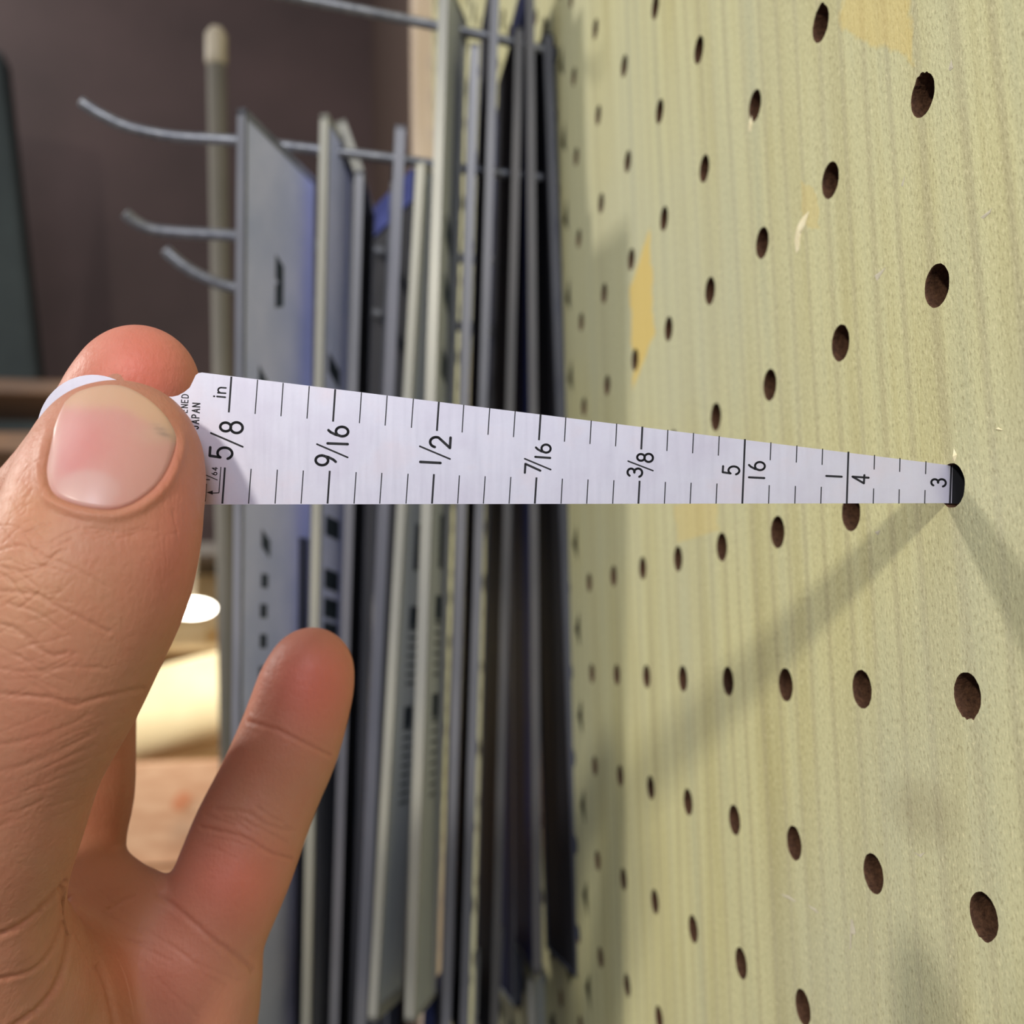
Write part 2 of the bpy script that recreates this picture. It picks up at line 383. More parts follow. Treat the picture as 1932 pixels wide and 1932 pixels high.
hook([(1056, 500, 420), (800, 482, 410), (600, 464, 400), (450, 446, 392), (350, 440, 387), (290, 434, 384), (258, 420, 382), (235, 402, 380)], 'middle wire hook with upturned tip', 2.0)
hook([(1062, 640, 420), (800, 606, 410), (600, 574, 402), (450, 545, 396), (390, 526, 393), (345, 500, 391), (312, 472, 390)], 'lowest wire hook with upturned tip', 2.1)

# ------------------------------------------------------------------ hanging ruler packets
def packet(near_top, near_bot, far_x, dd, th, sleeve, card, label, marks=(), extra=None, cut=0.0, hook_hole=None):
    """thin hanging packet: near edge between two points, its far edge dd mm further away"""
    T = at(*near_top); Bm = at(*near_bot)
    # far top corner, level with the near one
    d2 = near_top[2]+dd; a = at(far_x, 0, d2); b = at(far_x, 1000, d2); k = (T[2]-a[2])/(b[2]-a[2]); Fp = a+(b-a)*k
    h = Fp-T; v = Bm-T; n = np.cross(h, v); n /= np.linalg.norm(n); n *= th
    if n[0] > 0: n = -n
    T0 = T-n/2
    hl = np.linalg.norm(h); hu = h/hl; vl = np.linalg.norm(v); vu = v/vl
    root = empty('ruler_packet', tuple(T*S), label, 'packet', 'ruler packets hanging from the pegboard hooks')
    rim = 1.3
    fb = MB()
    cutv = vu*cut
    def pr(o, a_, b_): fb.par(o, a_, b_, n)
    pr(T0, hu*rim, v); pr(T0+h-hu*rim+cutv, hu*rim, v-cutv); pr(T0+v-vu*rim, h, vu*rim)
    if cut:
        fb.quadbox([T0, T0+vu*rim*1.5, T0+h+cutv+vu*rim*1.5, T0+h+cutv, T0+n, T0+vu*rim*1.5+n, T0+h+cutv+vu*rim*1.5+n, T0+h+cutv+n])
    else: pr(T0, h, vu*rim)
    fb.build('sleeve_rim', sleeve, root)
    ins = .15
    c0 = T0+hu*rim*.8+vu*rim+n*ins; hh = hu*(hl-1.6*rim); nn = n*(1-2*ins)
    if cut:
        MB().quadbox([c0, c0+v-2*rim*vu, c0+hh+v-2*rim*vu, c0+hh+cutv, c0+nn, c0+nn+v-2*rim*vu, c0+hh+nn+v-2*rim*vu, c0+hh+cutv+nn]).build('card', card, root)
    else: MB().par(c0, hh, v-2*rim*vu, nn).build('card', card, root)
    if marks:
        mk = MB()
        nu = n/np.linalg.norm(n)
        for (s, t, w_, l_, sk) in marks:        # place across, place down (0..1 of length), width, length, slant
            for side in (0,):
                base = c0+hh*s+vu*(vl*t)+(nn+nu*.06 if side else -nu*.12)
                mk.par(base, hu*w_+vu*sk, vu*l_, nu*.06)
        mk.build('printing', SIGN, root)
    if extra: extra(root, T0, hu, vu, hl, vl, n)
    return root
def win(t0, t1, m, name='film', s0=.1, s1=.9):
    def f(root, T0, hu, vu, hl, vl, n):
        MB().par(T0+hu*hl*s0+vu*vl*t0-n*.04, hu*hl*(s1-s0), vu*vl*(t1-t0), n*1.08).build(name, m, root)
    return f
txt = [(.42, .118, 5, 7, 2), (.42, .150, 5, 7, -2), (.20, .245, 7, 7, 5), (.26, .415, 5, 5, 3), (.26, .462, 4, 4, 0), (.25, .494, 4, 4, 0), (.25, .526, 4, 4, 0), (.24, .560, 3.5, 12, 0), (.24, .62, 3.5, 10, 0)]
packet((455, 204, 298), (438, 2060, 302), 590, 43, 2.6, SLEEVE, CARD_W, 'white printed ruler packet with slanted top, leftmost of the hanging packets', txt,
       cut=1.0, extra=win(.42, .98, CARD_G, 'painted_blue_shadow', .80, .93))  # darker blue-grey strip painting a shadow near the far edge of the card
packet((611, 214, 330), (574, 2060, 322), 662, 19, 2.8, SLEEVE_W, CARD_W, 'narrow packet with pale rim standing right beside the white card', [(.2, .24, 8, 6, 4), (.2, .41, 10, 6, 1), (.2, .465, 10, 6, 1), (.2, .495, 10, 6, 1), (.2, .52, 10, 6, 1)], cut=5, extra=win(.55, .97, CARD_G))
packet((642, 226, 338), (680, 330, 340), 660, 30, 3.2, SLEEVE_W, CARD_G, 'short curled packet flap leaning over the second packet')
packet((678, 322, 338), (626, 2060, 330), 700, 34, 2.8, SLEEVE, CARD_D, 'dark packet with grey rim, third from the left')
packet((756, 236, 332), (674, 2060, 320), 746, 38, 3.2, SLEEVE, CARD_G, 'smoky packet with lilac grey rim right of the curled one')
packet((790, 318, 380), (738, 2060, 380), 702, 40, 4, CARD_G, CARD_D, 'dark packet with blue film at its top, behind the lilac grey rimmed one', extra=win(.0, .035, CARD_L, 'blue_film', .0, 1.0))
packet((793, 305, 318), (702, 1926, 306), 836, 21, 2.6, SLEEVE_W, CARD_P, 'pale ruler packet with black squares, left one of the pale pair',
       [(.45, .52, 7, 6, 0), (.45, .64, 7, 6, 0), (.5, .42, 4, 14, 0)]+[(.45, .545+.011*i, 7, .8, 0) for i in range(7)]+[(.45, .665+.011*i, 7, .8, 0) for i in range(9)], extra=win(.985, 1.0, SLEEVE_W, 'bottom_seam'))
packet((838, -40, 326), (772, 1928, 300), 872, 22, 3.0, SLEEVE_W, CARD_P, 'tall pale ruler packet with black squares, right one of the pale pair',
       [(.30, .225, 6, 8, 4), (.30, .285, 6, 8, 4), (.30, .362, 6, 8, 2), (.5, .525, 4, 16, 0), (.40, .605, 6.5, 7, 0), (.40, .70, 6.5, 7, 0)]+[(.4, .630+.010*i, 6, .8, 0) for i in range(6)]+[(.4, .725+.010*i, 6, .8, 0) for i in range(8)])
packet((896, 82, 330), (840, 1990, 316), 888, 34, 2.6, SLEEVE, CARD_D, 'slim packet with charcoal card, just right of the pale pair')
packet((936, -60, 334), (874, 1990, 318), 914, 34, 2.6, SLEEVE, CARD_D, 'tall grey rimmed packet, second right of the pale pair')
packet((980, 50, 340), (932, 1985, 324), 946, 34, 2.5, SLEEVE_D, CARD_D, 'dim packet between the tall grey rimmed one and the blue card one')
packet((1000, -60, 340), (1014, 1838, 322), 966, 36, 2.6, SLEEVE_D, CARD_B, 'packet with navy blue card, second nearest to the pegboard')
packet((1034, 62, 345), (1097, 1846, 318), 985, 34, 3.0, CARD_G, CARD_D, 'dark packet hanging nearest to the pegboard surface')
packet((985, 112, 384), (978, 1900, 384), 926, 52, 3.2, CARD_G, CARD_B, 'bluish packet filling the gap behind the dim packets')
packet((1056, 1130, 392), (1062, 1860, 392), 1022, 34, 5, CARD_D, CARD_D, 'short black packet behind the one nearest the pegboard')
packet((722, 620, 424), (690, 2060, 424), 650, 36, 5, CARD_G, CARD_B, 'navy packet seen in the gap left of the lilac grey rimmed one')
packet((812, 1880, 348), (800, 2100, 348), 846, 30, 4, CARD_B, CARD_B, 'bright blue packet end under the pale pair')
packet((1000, 1845, 352), (1010, 2100, 352), 1060, 30, 2, SLEEVE_W, CARD_P, 'pale packet end low beside the pegboard')
packet((905, 1790, 352), (890, 2100, 352), 945, 30, 2, SLEEVE_W, CARD_G, 'olive grey packet end at the bottom between the dark packets')

# ------------------------------------------------------------------ taper gauge
GD = 133.4; PX = GD/F
G0 = at(1790, 950.5, GD)
GM = Matrix(((RC[0][0], -RC[1][0], -RC[2][0], G0[0]*S), (RC[0][1], -RC[1][1], -RC[2][1], G0[1]*S), (RC[0][2], -RC[1][2], -RC[2][2], G0[2]*S), (0, 0, 0, 1)))
gauge = empty('taper_gauge', None, 'satin steel taper gauge held between thumb and finger, its narrow end in a pegboard hole', 'ruler', matrix=GM)
def g(u, v, z=0.0): return np.array([(u-1790)*PX, -(v-950.5)*PX, z])
def gobj(name, me, m):
    o = link(name, me, m, gauge, False, world=False); return o
out = []
import bisect
top = lambda x: 703+(x-380)*(875-703)/(1793-380)
out += [(2240, top(2240)+4), (2250, 942), (2240, 948.6), (385, 951.8)]
out += [(372, 950), (358, 928), (336, 912), (311, 903), (285, 897)]
for a in np.linspace(60, 300, 40):
    out.append((175+105*math.cos(math.radians(a)), 812+105*math.sin(math.radians(a))))
out += [(250, 742), (285, 750), (311, 748), (325, 748.5), (336, 746), (348, 739.5), (358, 731), (364, 719), (369, 708), (374, 704), (381, 702.8)]
V = [g(u, v, 0.0) for u, v in out]+[g(u, v, -0.45) for u, v in out]; n = len(out)
gm_ = mesh('blade', V, [tuple(range(n)), tuple(range(n, 2*n))[::-1]]+[(k, n+k, n+(k+1) % n, (k+1) % n) for k in range(n)])
bm = bmesh.new(); bm.from_mesh(gm_); bmesh.ops.recalc_face_normals(bm, faces=bm.faces); bm.to_mesh(gm_); bm.free()
blade = gobj('blade', gm_, STEEL)
tipo = [g(u, v, 0.01) for u, v in ((1797.5, top(1797.5)+.3), (2238, top(2238)+4.5), (2248, 942), (2238, 948.2), (1795.5, 950.2))]  # dark overlay that paints the hole's shade onto the blade tip
tip = gobj('painted_shade_tip', mesh('painted_shade_tip', tipo, [tuple(range(5))]), mat('hole_shade_black', (26, 27, 34), .6, spec=.3)); tip['label'] = 'narrow tip inside the hole, painted dark as the hole shade'
class Ink:
    def __init__(s): s.V = []; s.F = []; s.k = 0
    def stroke(s, pts, w, cap=True):
        s.k += 1; z = 0.012+0.0004*(s.k % 7)
        pts = [np.array(p, float) for p in pts]
        for a, b in zip(pts[:-1], pts[1:]):
            d = b-a; L = np.linalg.norm(d)
            if L < 1e-6: continue
            d /= L; nn = np.array([-d[1], d[0]])*w/2; o = len(s.V)
            for q in (a-nn, b-nn, b+nn, a+nn): s.V.append(g(*q, z))
            s.F.append((o, o+1, o+2, o+3))
        if cap:
            for c in pts:
                o = len(s.V)
                for k in range(12):
                    t = 2*math.pi*k/12; s.V.append(g(c[0]+math.cos(t)*w/2, c[1]+math.sin(t)*w/2, z))
                s.F.append(tuple(range(o, o+12)))
    def build(s, name):
        me = mesh(name, s.V, s.F); return gobj(name, me, INK)
def arc(cx, cy, rx, ry, a0, a1, n=14):
    return [(cx+rx*math.cos(math.radians(a)), cy+ry*math.sin(math.radians(a))) for a in np.linspace(a0, a1, n)]
GL = {   # strokes in a unit box, x to the right, y upward
 '1': [[(.5, 0), (.5, 1)]], '/': [[(0, 0), (1, 1)]],
 '2': [arc(.5, .70, .46, .30, 170, -20)+[(.80, .50), (.05, 0), (1, 0)]],
 '3': [arc(.47, .76, .42, .24, 160, -80)+[(.45, .53)], [(.45, .53)]+arc(.47, .28, .48, .28, 80, -160)],
 '4': [[(.72, 0), (.72, 1), (0, .27), (1, .27)]],
 '5': [[(.90, 1), (.16, 1), (.08, .52)]+arc(.46, .33, .50, .33, 130, -155, 18)],
 '6': [arc(.5, .31, .48, .31, 0, 360, 24), [(.06, .40), (.14, .62), (.36, .88), (.55, 1)]],
 '7': [[(0, 1), (1, 1), (.35, 0)]],
 '8': [arc(.5, .76, .40, .24, 0, 360, 24), arc(.5, .27, .49, .27, 0, 360, 24)],
 '9': [arc(.5, .69, .48, .31, 0, 360, 24), [(.94, .60), (.86, .38), (.64, .12), (.45, 0)]],
 'i': [[(.5, 0), (.5, .68)], [(.5, .96), (.5, .98)]], 'n': [[(0, 0), (0, 1)], [(0, .66)]+arc(.5, .6, .46, .40, 160, 0)+[(.96, 0)]],
 'E': [[(1, 0), (0, 0), (0, 1), (1, 1)], [(0, .5), (.85, .5)]], 'N': [[(0, 0), (0, 1), (1, 0), (1, 1)]],
 'D': [[(0, 0), (0, 1), (.4, 1)]+arc(.4, .5, .6, .5, 90, -90)+[(0, 0)]], 'J': [arc(.45, .3, .45, .3, 200, 360)+[(.9, 1)]],
 'A': [[(0, 0), (.5, 1), (1, 0)], [(.2, .36), (.8, .36)]], 'P': [[(0, 0), (0, 1), (.5, 1)]+arc(.5, .74, .5, .26, 90, -90)+[(0, .48)]],
 'H': [[(0, 0), (0, 1)], [(1, 0), (1, 1)], [(0, .5), (1, .5)]], 'R': [[(0, 0), (0, 1), (.5, 1)]+arc(.5, .74, .5, .26, 90, -90)+[(0, .48)], [(.5, .48), (1, 0)]],
}
ink = Ink()
def glyph(ch, x0, x1, y0, y1, w):
    "glyph whose top points to the left: x0 its top, x1 its foot, y1 its left side, y0 its right side"
    cx, cy = (x0+x1)/2, (y0+y1)/2; a = math.radians(3.8); hx = (x1-x0-w)/2; hy = max((y1-y0-w)/2, 0.01)
    for st in GL[ch]:
        P = []
        for (u, v) in st:
            dx, dy = -(v-.5)*2*hx, -(u-.5)*2*hy
            P.append((cx+dx*math.cos(a)-dy*math.sin(a), cy+dx*math.sin(a)+dy*math.cos(a)))
        ink.stroke(P, w)
B = 5.0
glyph('5', 393.6, 440.8, 840.7, 867.2, B); glyph('8', 413, 460.3, 793.5, 819, B); ink.stroke([(398, 817), (458, 843)], 3.4)
glyph('9', 593, 636, 857, 881, B); ink.stroke([(598, 838), (656, 863)], 3.2); ink.stroke([(618, 836.5), (656, 838)], B); glyph('6', 617, 659.5, 802, 825.5, B)
ink.stroke([(793, 871.5), (831, 873.5)], B); ink.stroke([(792, 842), (849, 866)], 3.2); glyph('2', 809, 852, 822, 847.5, B)
B = 4.2
glyph('7', 988.6, 1021.7, 874, 895, B); ink.stroke([(990, 865.5), (1039, 886)], 3); ink.stroke([(1010, 862), (1038, 864)], B); glyph('6', 1009, 1041, 836, 856, B)
glyph('3', 1181.9, 1213.7, 880.6, 901.4, B); ink.stroke([(1185, 870), (1232, 888)], 2.8); glyph('8', 1200, 1234, 853.5, 873.4, B)
B = 4.0
glyph('5', 1361.8, 1397, 877, 896.5, B); ink.stroke([(1413, 900.5), (1442, 902)], B); glyph('6', 1411, 1445, 869, 889, B)
ink.stroke([(1559, 898), (1588, 899.5)], B); glyph('4', 1606, 1640.6, 894, 913.4, B)
glyph('3', 1755, 1786.5, 901, 919.5, B)
ink.stroke([(409.5, 748), (425, 749.5)], 3.2); ink.stroke([(403.6, 747.6), (404.6, 747.7)], 3.2); glyph('n', 410, 427.5, 729.5, 743, 3.0)
for ch, y0, y1 in (('D', 743.5, 751.5), ('E', 753.8, 760.6), ('N', 762.6, 770), ('E', 772.4, 779), ('D', 781, 789), ('R', 791, 799), ('A', 801, 809), ('H', 811, 819)):
    x = 349.3-(y0-743)*.066; glyph(ch, x-7, x+7, y0, y1, 1.9)
for ch, y0, y1 in (('N', 760, 768.6), ('A', 770.5, 779.6), ('P', 781.8, 789.4), ('A', 791.2, 800.4), ('J', 802.6, 810)):
    x = 370.3-(y0-760)*.066; glyph(ch, x-8, x+8, y0, y1, 2.3)
glyph('4', 399.4, 411, 881, 888.4, 1.8); glyph('6', 399, 410.2, 890, 897, 1.8); ink.stroke([(389, 896.5), (410, 905.5)], 1.6); ink.stroke([(389, 904.7), (395.5, 905.2)], 1.9)
ink.stroke([(388.8, 914), (386.5, 945)], 3.4)
ink.build('numerals')
ink = Ink()
tops = [436.6, 486, 534.3, 583.5, 632.5, 682, 730.5, 780, 828, 875, 924, 972, 1020, 1067.5, 1115.5, 1163.5, 1212, 1260, 1308.5, 1357, 1405.5, 1454.5, 1503.5, 1552, 1600.7, 1650, 1698, 1747, 1795]
bots = [419.5, 469, 519, 568, 618, 668, 716.5, 766, 815, 863.5, 912, 960.5, 1009, 1058.5, 1107, 1156, 1204.5, 1253.5, 1302, 1351, 1400.5, 1450, 1499.5, 1548.5, 1597.5, 1647.5, 1696, 1744.5, 1792]
for k, (xt, xb) in enumerate(zip(tops, bots)):
    thick = k % 4 == 0; full = k in (20, 24, 28); w = 3.6 if thick else 2.0
    yt = top(xt)+.6; ue = (778+17.5*k/4) if thick else 776.6+4.37*k; ls = (882+6.25*k/4) if thick else 883+1.54*k
    if full: ink.stroke([(xt, yt), (xb, 950.2)], w, False); continue
    sl = (xt-xb)/(950-yt)
    ink.stroke([(xt, yt), (xt-sl*(ue-yt), ue)], w, False); ink.stroke([(xb+sl*(950-ls), ls), (xb, 950.2)], w, False)
ink.stroke([(416.8, 881), (413.2, 929.8), (401, 930.3)], 1.8, False)
o_ = len(ink.V); ink.V += [g(389.5, 929, .013), g(401.5, 933.5, .013), g(401.5, 925.5, .013)]; ink.F.append((o_, o_+1, o_+2))
ink.build('graduation_marks')

# ------------------------------------------------------------------ the hand (one continuous surface grown from a distance field)
HAND_STEP = 0.5
def c3(u, v, d): return np.array([(u-966)*d/F, (v-966)*d/F, d])      # camera-frame mm
def smin(a, b, k):
    h = np.maximum(k-np.abs(a-b), 0)/k
    return np.minimum(a, b)-h*h*k*0.25
def seg(P, a, b, ra, rb, fz):
    s = np.array([1, 1, 1/fz]); a = a*s; b = b*s; ab = b-a; L2 = ab@ab
    X, Y, Z = P; Z = Z*s[2]
    t = np.clip(((X-a[0])*ab[0]+(Y-a[1])*ab[1]+(Z-a[2])*ab[2])/L2, 0, 1)
    return np.sqrt((X-a[0]-t*ab[0])**2+(Y-a[1]-t*ab[1])**2+(Z-a[2]-t*ab[2])**2)-(ra+t*(rb-ra))
def densify(ch, n=3):
    ch = [np.array(c, float) for c in ch]; out = []
    for i in range(len(ch)-1):
        p0, p1, p2, p3 = ch[max(i-1, 0)], ch[i], ch[i+1], ch[min(i+2, len(ch)-1)]
        for t in np.arange(n)/n: out.append(.5*((2*p1)+(-p0+p2)*t+(2*p0-5*p1+4*p2-p3)*t*t+(-p0+3*p1-3*p2+p3)*t**3))
    out.append(ch[-1]); return out
def chain_field(P, ch, fz, k=1.5, n=3, far=30.0):
    """field of one tapered limb; evaluated only around the limb"""
    pts = [(c3(*c[:3]), c[3]*c[2]/F) for c in densify(ch, n)]
    out = np.full(np.broadcast(*P).shape, far, np.float32)
    X, Y, Z = P
    for (a, ra), (b, rb) in zip(pts[:-1], pts[1:]):
        m = max(ra, rb)+5
        lo = np.minimum(a, b)-m; hi = np.maximum(a, b)+m
        sl = tuple(slice(max(int(np.searchsorted(ax, l))-1, 0), int(np.searchsorted(ax, h_))+1) for ax, l, h_ in zip((X.ravel(), Y.ravel(), Z.ravel()), lo, hi))
        if any(q.stop <= q.start for q in sl): continue
        Q = (X[sl[0]], Y[:, sl[1]], Z[:, :, sl[2]])
        f = seg(Q, a, b, ra, rb, fz)
        out[sl] = smin(out[sl], f, k)
    return out
THUMB = [(216, 862, 126.6, 128), (202, 930, 124.5, 158), (188, 1000, 122.5, 170), (160, 1090, 120.5, 179), (112, 1190, 120, 180), (66, 1290, 121, 180), (2, 1410, 123, 178), (-42, 1530, 125.5, 184), (-80, 1660, 129, 186), (-92, 1820, 133, 196)]
THUMB_TIP = [(186, 842, 126.9, 98), (252, 844, 127.2, 100), (260, 900, 126.8, 108)]
INDEX = [(262, 724, 141.2, 108), (225, 790, 143, 112), (134, 925, 149, 113), (60, 1010, 155, 116), (-60, 1110, 165, 112), (-130, 1260, 168, 104), (-150, 1440, 163, 108), (-130, 1650, 157, 120)]
MIDDLE = [(120, 1110, 151, 84), (60, 1170, 158, 92), (0, 1260, 168, 96), (0, 1400, 168, 98), (25, 1550, 162, 104), (50, 1720, 158, 112)]
RING = [(165, 1230, 160, 78), (158, 1310, 164, 86), (150, 1400, 166, 92), (150, 1500, 165, 90), (140, 1590, 163, 82), (150, 1700, 160, 88), (190, 1800, 160, 105)]
PINKY = [(590, 1256, 168, 69), (575, 1305, 168, 80), (545, 1400, 167, 88), (506, 1490, 166, 88), (470, 1570, 164.5, 94), (440, 1650, 163, 96), (402, 1740, 161.5, 96), (368, 1850, 160, 96)]
PALM = [([(366, 1850, 161, 94), (342, 1980, 162, 112), (320, 2250, 165, 135), (270, 2600, 170, 140)], .85),
        ([(190, 1790, 160, 112), (200, 2000, 163, 130), (200, 2300, 166, 140), (200, 2650, 170, 150)], .85),
        ([(50, 1720, 159, 118), (80, 2000, 163, 140), (130, 2300, 167, 150), (160, 2650, 170, 150)], .85),
        ([(-130, 1650, 157, 122), (-60, 2000, 162, 150), (40, 2300, 167, 160), (110, 2650, 170, 150)], .85),
        ([(-90, 1820, 136, 200), (-40, 1980, 142, 205), (40, 2250, 152, 190), (120, 2600, 164, 150)], .9),
        ([(75, 1880, 148, 112), (70, 1990, 149, 140), (90, 2200, 155, 140)], .9),
        ([(190, 1684, 161, 54), (262, 1742, 161.5, 56), (340, 1806, 161, 64)], .8),
        ([(120, 2550, 170, 215), (190, 2800, 176, 195), (210, 3150, 186, 200)], .72),
        ([(270, 2550, 170, 190), (270, 2800, 176, 190), (290, 3150, 186, 200)], .72)]
def build_hand():
    st = HAND_STEP
    xs = np.arange(-104, -16, st, dtype=np.float32); ys = np.arange(-30, 176, st, dtype=np.float32); zs = np.arange(102, 212, st, dtype=np.float32)
    P = (xs[:, None, None], ys[None, :, None], zs[None, None, :])
    palm = np.full((len(xs), len(ys), len(zs)), 30.0, np.float32)
    for ch, fz in PALM: palm = smin(palm, chain_field(P, ch, fz, 2.0), 5.0)
    th = smin(chain_field(P, THUMB, .84, 2.0, 4), chain_field(P, THUMB_TIP, .80, 2.0, 2), 3.0)
    gap = 0.10-(133.4-P[2])                           # keep the pad in front of the blade
    th = np.where((P[1] < 2) & (P[2] > 128), np.maximum(th, gap+0*th), th)
    F_ = smin(palm, th, 5.0)
    for ch, fz, k in ((INDEX, .92, 3), (MIDDLE, .95, 3), (RING, .95, 3), (PINKY, .9, 4.0)):
        f = chain_field(P, ch, fz, 2.0)
        if ch is INDEX: f = np.maximum(f, np.where(P[1] < 2, (133.4+.47)-P[2]+0*P[0], -30))
        F_ = smin(F_, smin(palm, f, k), np.clip((P[1]-40)/14, 0, 1)*3.0+.01)
        del f
    F_ = F_.astype(np.float32)
    # surface nets
    ins = F_ < 0
    nx, ny, nz = F_.shape
    cnt = np.zeros((nx-1, ny-1, nz-1), np.int8)
    for dx in (0, 1):
        for dy in (0, 1):
            for dz in (0, 1): cnt += ins[dx:nx-1+dx, dy:ny-1+dy, dz:nz-1+dz]
    act = np.argwhere((cnt > 0) & (cnt < 8)); idx = -np.ones(cnt.shape, np.int64); idx[tuple(act.T)] = np.arange(len(act))
    acc = np.zeros((len(act), 3)); num = np.zeros(len(act))
    corners = [(a, b, c) for a in (0, 1) for b in (0, 1) for c in (0, 1)]
    for a in corners:
        for ax in range(3):
            if a[ax]: continue
            b = list(a); b[ax] = 1
            fa = F_[tuple((act+a).T)]; fb = F_[tuple((act+b).T)]; m = (fa < 0) != (fb < 0)
            t = np.where(m, fa/np.where(m, fa-fb, 1), 0)
            q = np.array(a, float)[None].repeat(len(act), 0); q[:, ax] = t
            acc[m] += q[m]; num[m] += 1
    V = act+acc/num[:, None]
    quads = []
    for ax in range(3):
        o1, o2 = [(1, 2), (2, 0), (0, 1)][ax]
        sa = [slice(None)]*3; sb = [slice(None)]*3; sa[ax] = slice(0, -1); sb[ax] = slice(1, None)
        A = ins[tuple(sa)]; Bq = ins[tuple(sb)]
        e = np.argwhere(A != Bq); e = e[(e[:, o1] > 0) & (e[:, o2] > 0) & (e[:, o1] < F_.shape[o1]-1) & (e[:, o2] < F_.shape[o2]-1)]
        flip = A[tuple(e.T)]
        def cell(d1, d2):
            c = e.copy(); c[:, o1] += d1; c[:, o2] += d2; return idx[tuple(c.T)]
        q = np.stack([cell(-1, -1), cell(0, -1), cell(0, 0), cell(-1, 0)], 1)
        q[~flip] = q[~flip][:, ::-1]
        quads.append(q)
    quads = np.concatenate(quads)
    W = np.array([xs[0], ys[0], zs[0]])+V*st
    # gradient sampling
    G = np.stack(np.gradient(F_, st), 0) if False else None
    def sample(p):
        q = (p-np.array([xs[0], ys[0], zs[0]]))/st; i = np.clip(np.floor(q).astype(int), 0, np.array(F_.shape)-2); f = q-i; r = 0
        for a in corners:
            wgt = np.prod(np.where(np.array(a), f, 1-f), 1); r = r+wgt*F_[i[:, 0]+a[0], i[:, 1]+a[1], i[:, 2]+a[2]]
        return r
    def grad(p, h=.5):
        return np.stack([(sample(p+np.eye(3)[k]*h)-sample(p-np.eye(3)[k]*h))/(2*h) for k in range(3)], 1)
    # light smoothing
    ea = np.concatenate([quads[:, [0, 1]], quads[:, [1, 2]], quads[:, [2, 3]], quads[:, [3, 0]]])
    for _ in range(4):
        s = np.zeros_like(W); c = np.zeros(len(W))
        for k in range(3):
            s[:, k] = np.bincount(ea[:, 0], W[ea[:, 1], k], len(W))+np.bincount(ea[:, 1], W[ea[:, 0], k], len(W))
        c = np.bincount(ea[:, 0], minlength=len(W))+np.bincount(ea[:, 1], minlength=len(W))
        W = .5*W+.5*s/c[:, None]
    g_ = grad(W, .6); Nn = g_/np.maximum(np.linalg.norm(g_, axis=1, keepdims=True), 1e-6)
    return W, quads, Nn, sample
def cam_to_world(p): return CAM+np.asarray(p) @ RC
def pdist(u, v, line):
    d = np.full(len(u), 1e9)
    for (a, b) in zip(line[:-1], line[1:]):
        a = np.array(a, float); b = np.array(b, float); ab = b-a
        t = np.clip(((u-a[0])*ab[0]+(v-a[1])*ab[1])/(ab@ab), 0, 1)
        d = np.minimum(d, np.hypot(u-a[0]-t*ab[0], v-a[1]-t*ab[1]))
    return d
def smooth_line(L, n=5): return [tuple(p) for p in densify([(a, b) for a, b in L], n)]
NAIL = [(122, 759), (135, 747), (150, 738), (175, 730), (205, 726), (234, 729), (262, 742), (290, 762), (312, 786), (328, 812), (333, 832), (329, 856), (318, 888), (298, 919), (270, 943), (242, 958), (212, 965), (180, 963), (150, 957), (122, 948), (101, 937), (90, 921), (85, 900), (85, 880), (92, 845), (102, 808), (112, 780)]
NAILS_ = smooth_line(NAIL+[NAIL[0]], 5)[:-1]
def inside(u, v, poly):
    r = np.zeros(len(u), bool); n = len(poly)
    for i in range(n):
        x0, y0 = poly[i]; x1, y1 = poly[(i+1) % n]
        c = ((y0 > v) != (y1 > v)) & (u < (x1-x0)*(v-y0)/((y1-y0) if y1 != y0 else 1e-9)+x0); r ^= c
    return r
W, Q, NR, SDF = build_hand()
# finer quads where the hand shows its skin to the front
U = 966+F*W[:, 0]/W[:, 2]; Vv = 966+F*W[:, 1]/W[:, 2]
vis = (NR[:, 2] < 0.25) & (U > -60) & (Vv < 2000) & (U < 760)
fsel = vis[Q].all(1)
bm = bmesh.new(); tmp = bpy.data.meshes.new('tmp'); tmp.from_pydata(W.tolist(), [], Q.tolist()); bm.from_mesh(tmp); bm.faces.ensure_lookup_table()
es = {e for f, q in zip(bm.faces, fsel) if q for e in f.edges}
bmesh.ops.subdivide_edges(bm, edges=list(es), cuts=3, use_grid_fill=True)
bmesh.ops.recalc_face_normals(bm, faces=bm.faces)
bm.to_mesh(tmp); bm.free()
W = np.empty(len(tmp.vertices)*3); tmp.vertices.foreach_get('co', W); W = W.reshape(-1, 3)
def sgrad(p, h):
    return np.stack([(SDF(p+np.eye(3)[k]*h)-SDF(p-np.eye(3)[k]*h))/(2*h) for k in range(3)], 1)
for _ in range(2):
    g_ = sgrad(W, .7); gn = np.linalg.norm(g_, axis=1, keepdims=True); NR = g_/np.maximum(gn, 1e-6)
    W = W-NR*np.clip(SDF(W)[:, None]/np.maximum(gn, .3), -.2, .2)*.8
U = 966+F*W[:, 0]/W[:, 2]; Vv = 966+F*W[:, 1]/W[:, 2]; D = W[:, 2].copy(); front = NR[:, 2] < 0.15
disp = np.zeros(len(W)); crease = np.zeros(len(W))
WOB = np.sin(U*.21+np.sin(Vv*.13)*2)*np.sin(Vv*.17+np.sin(U*.09)*2)
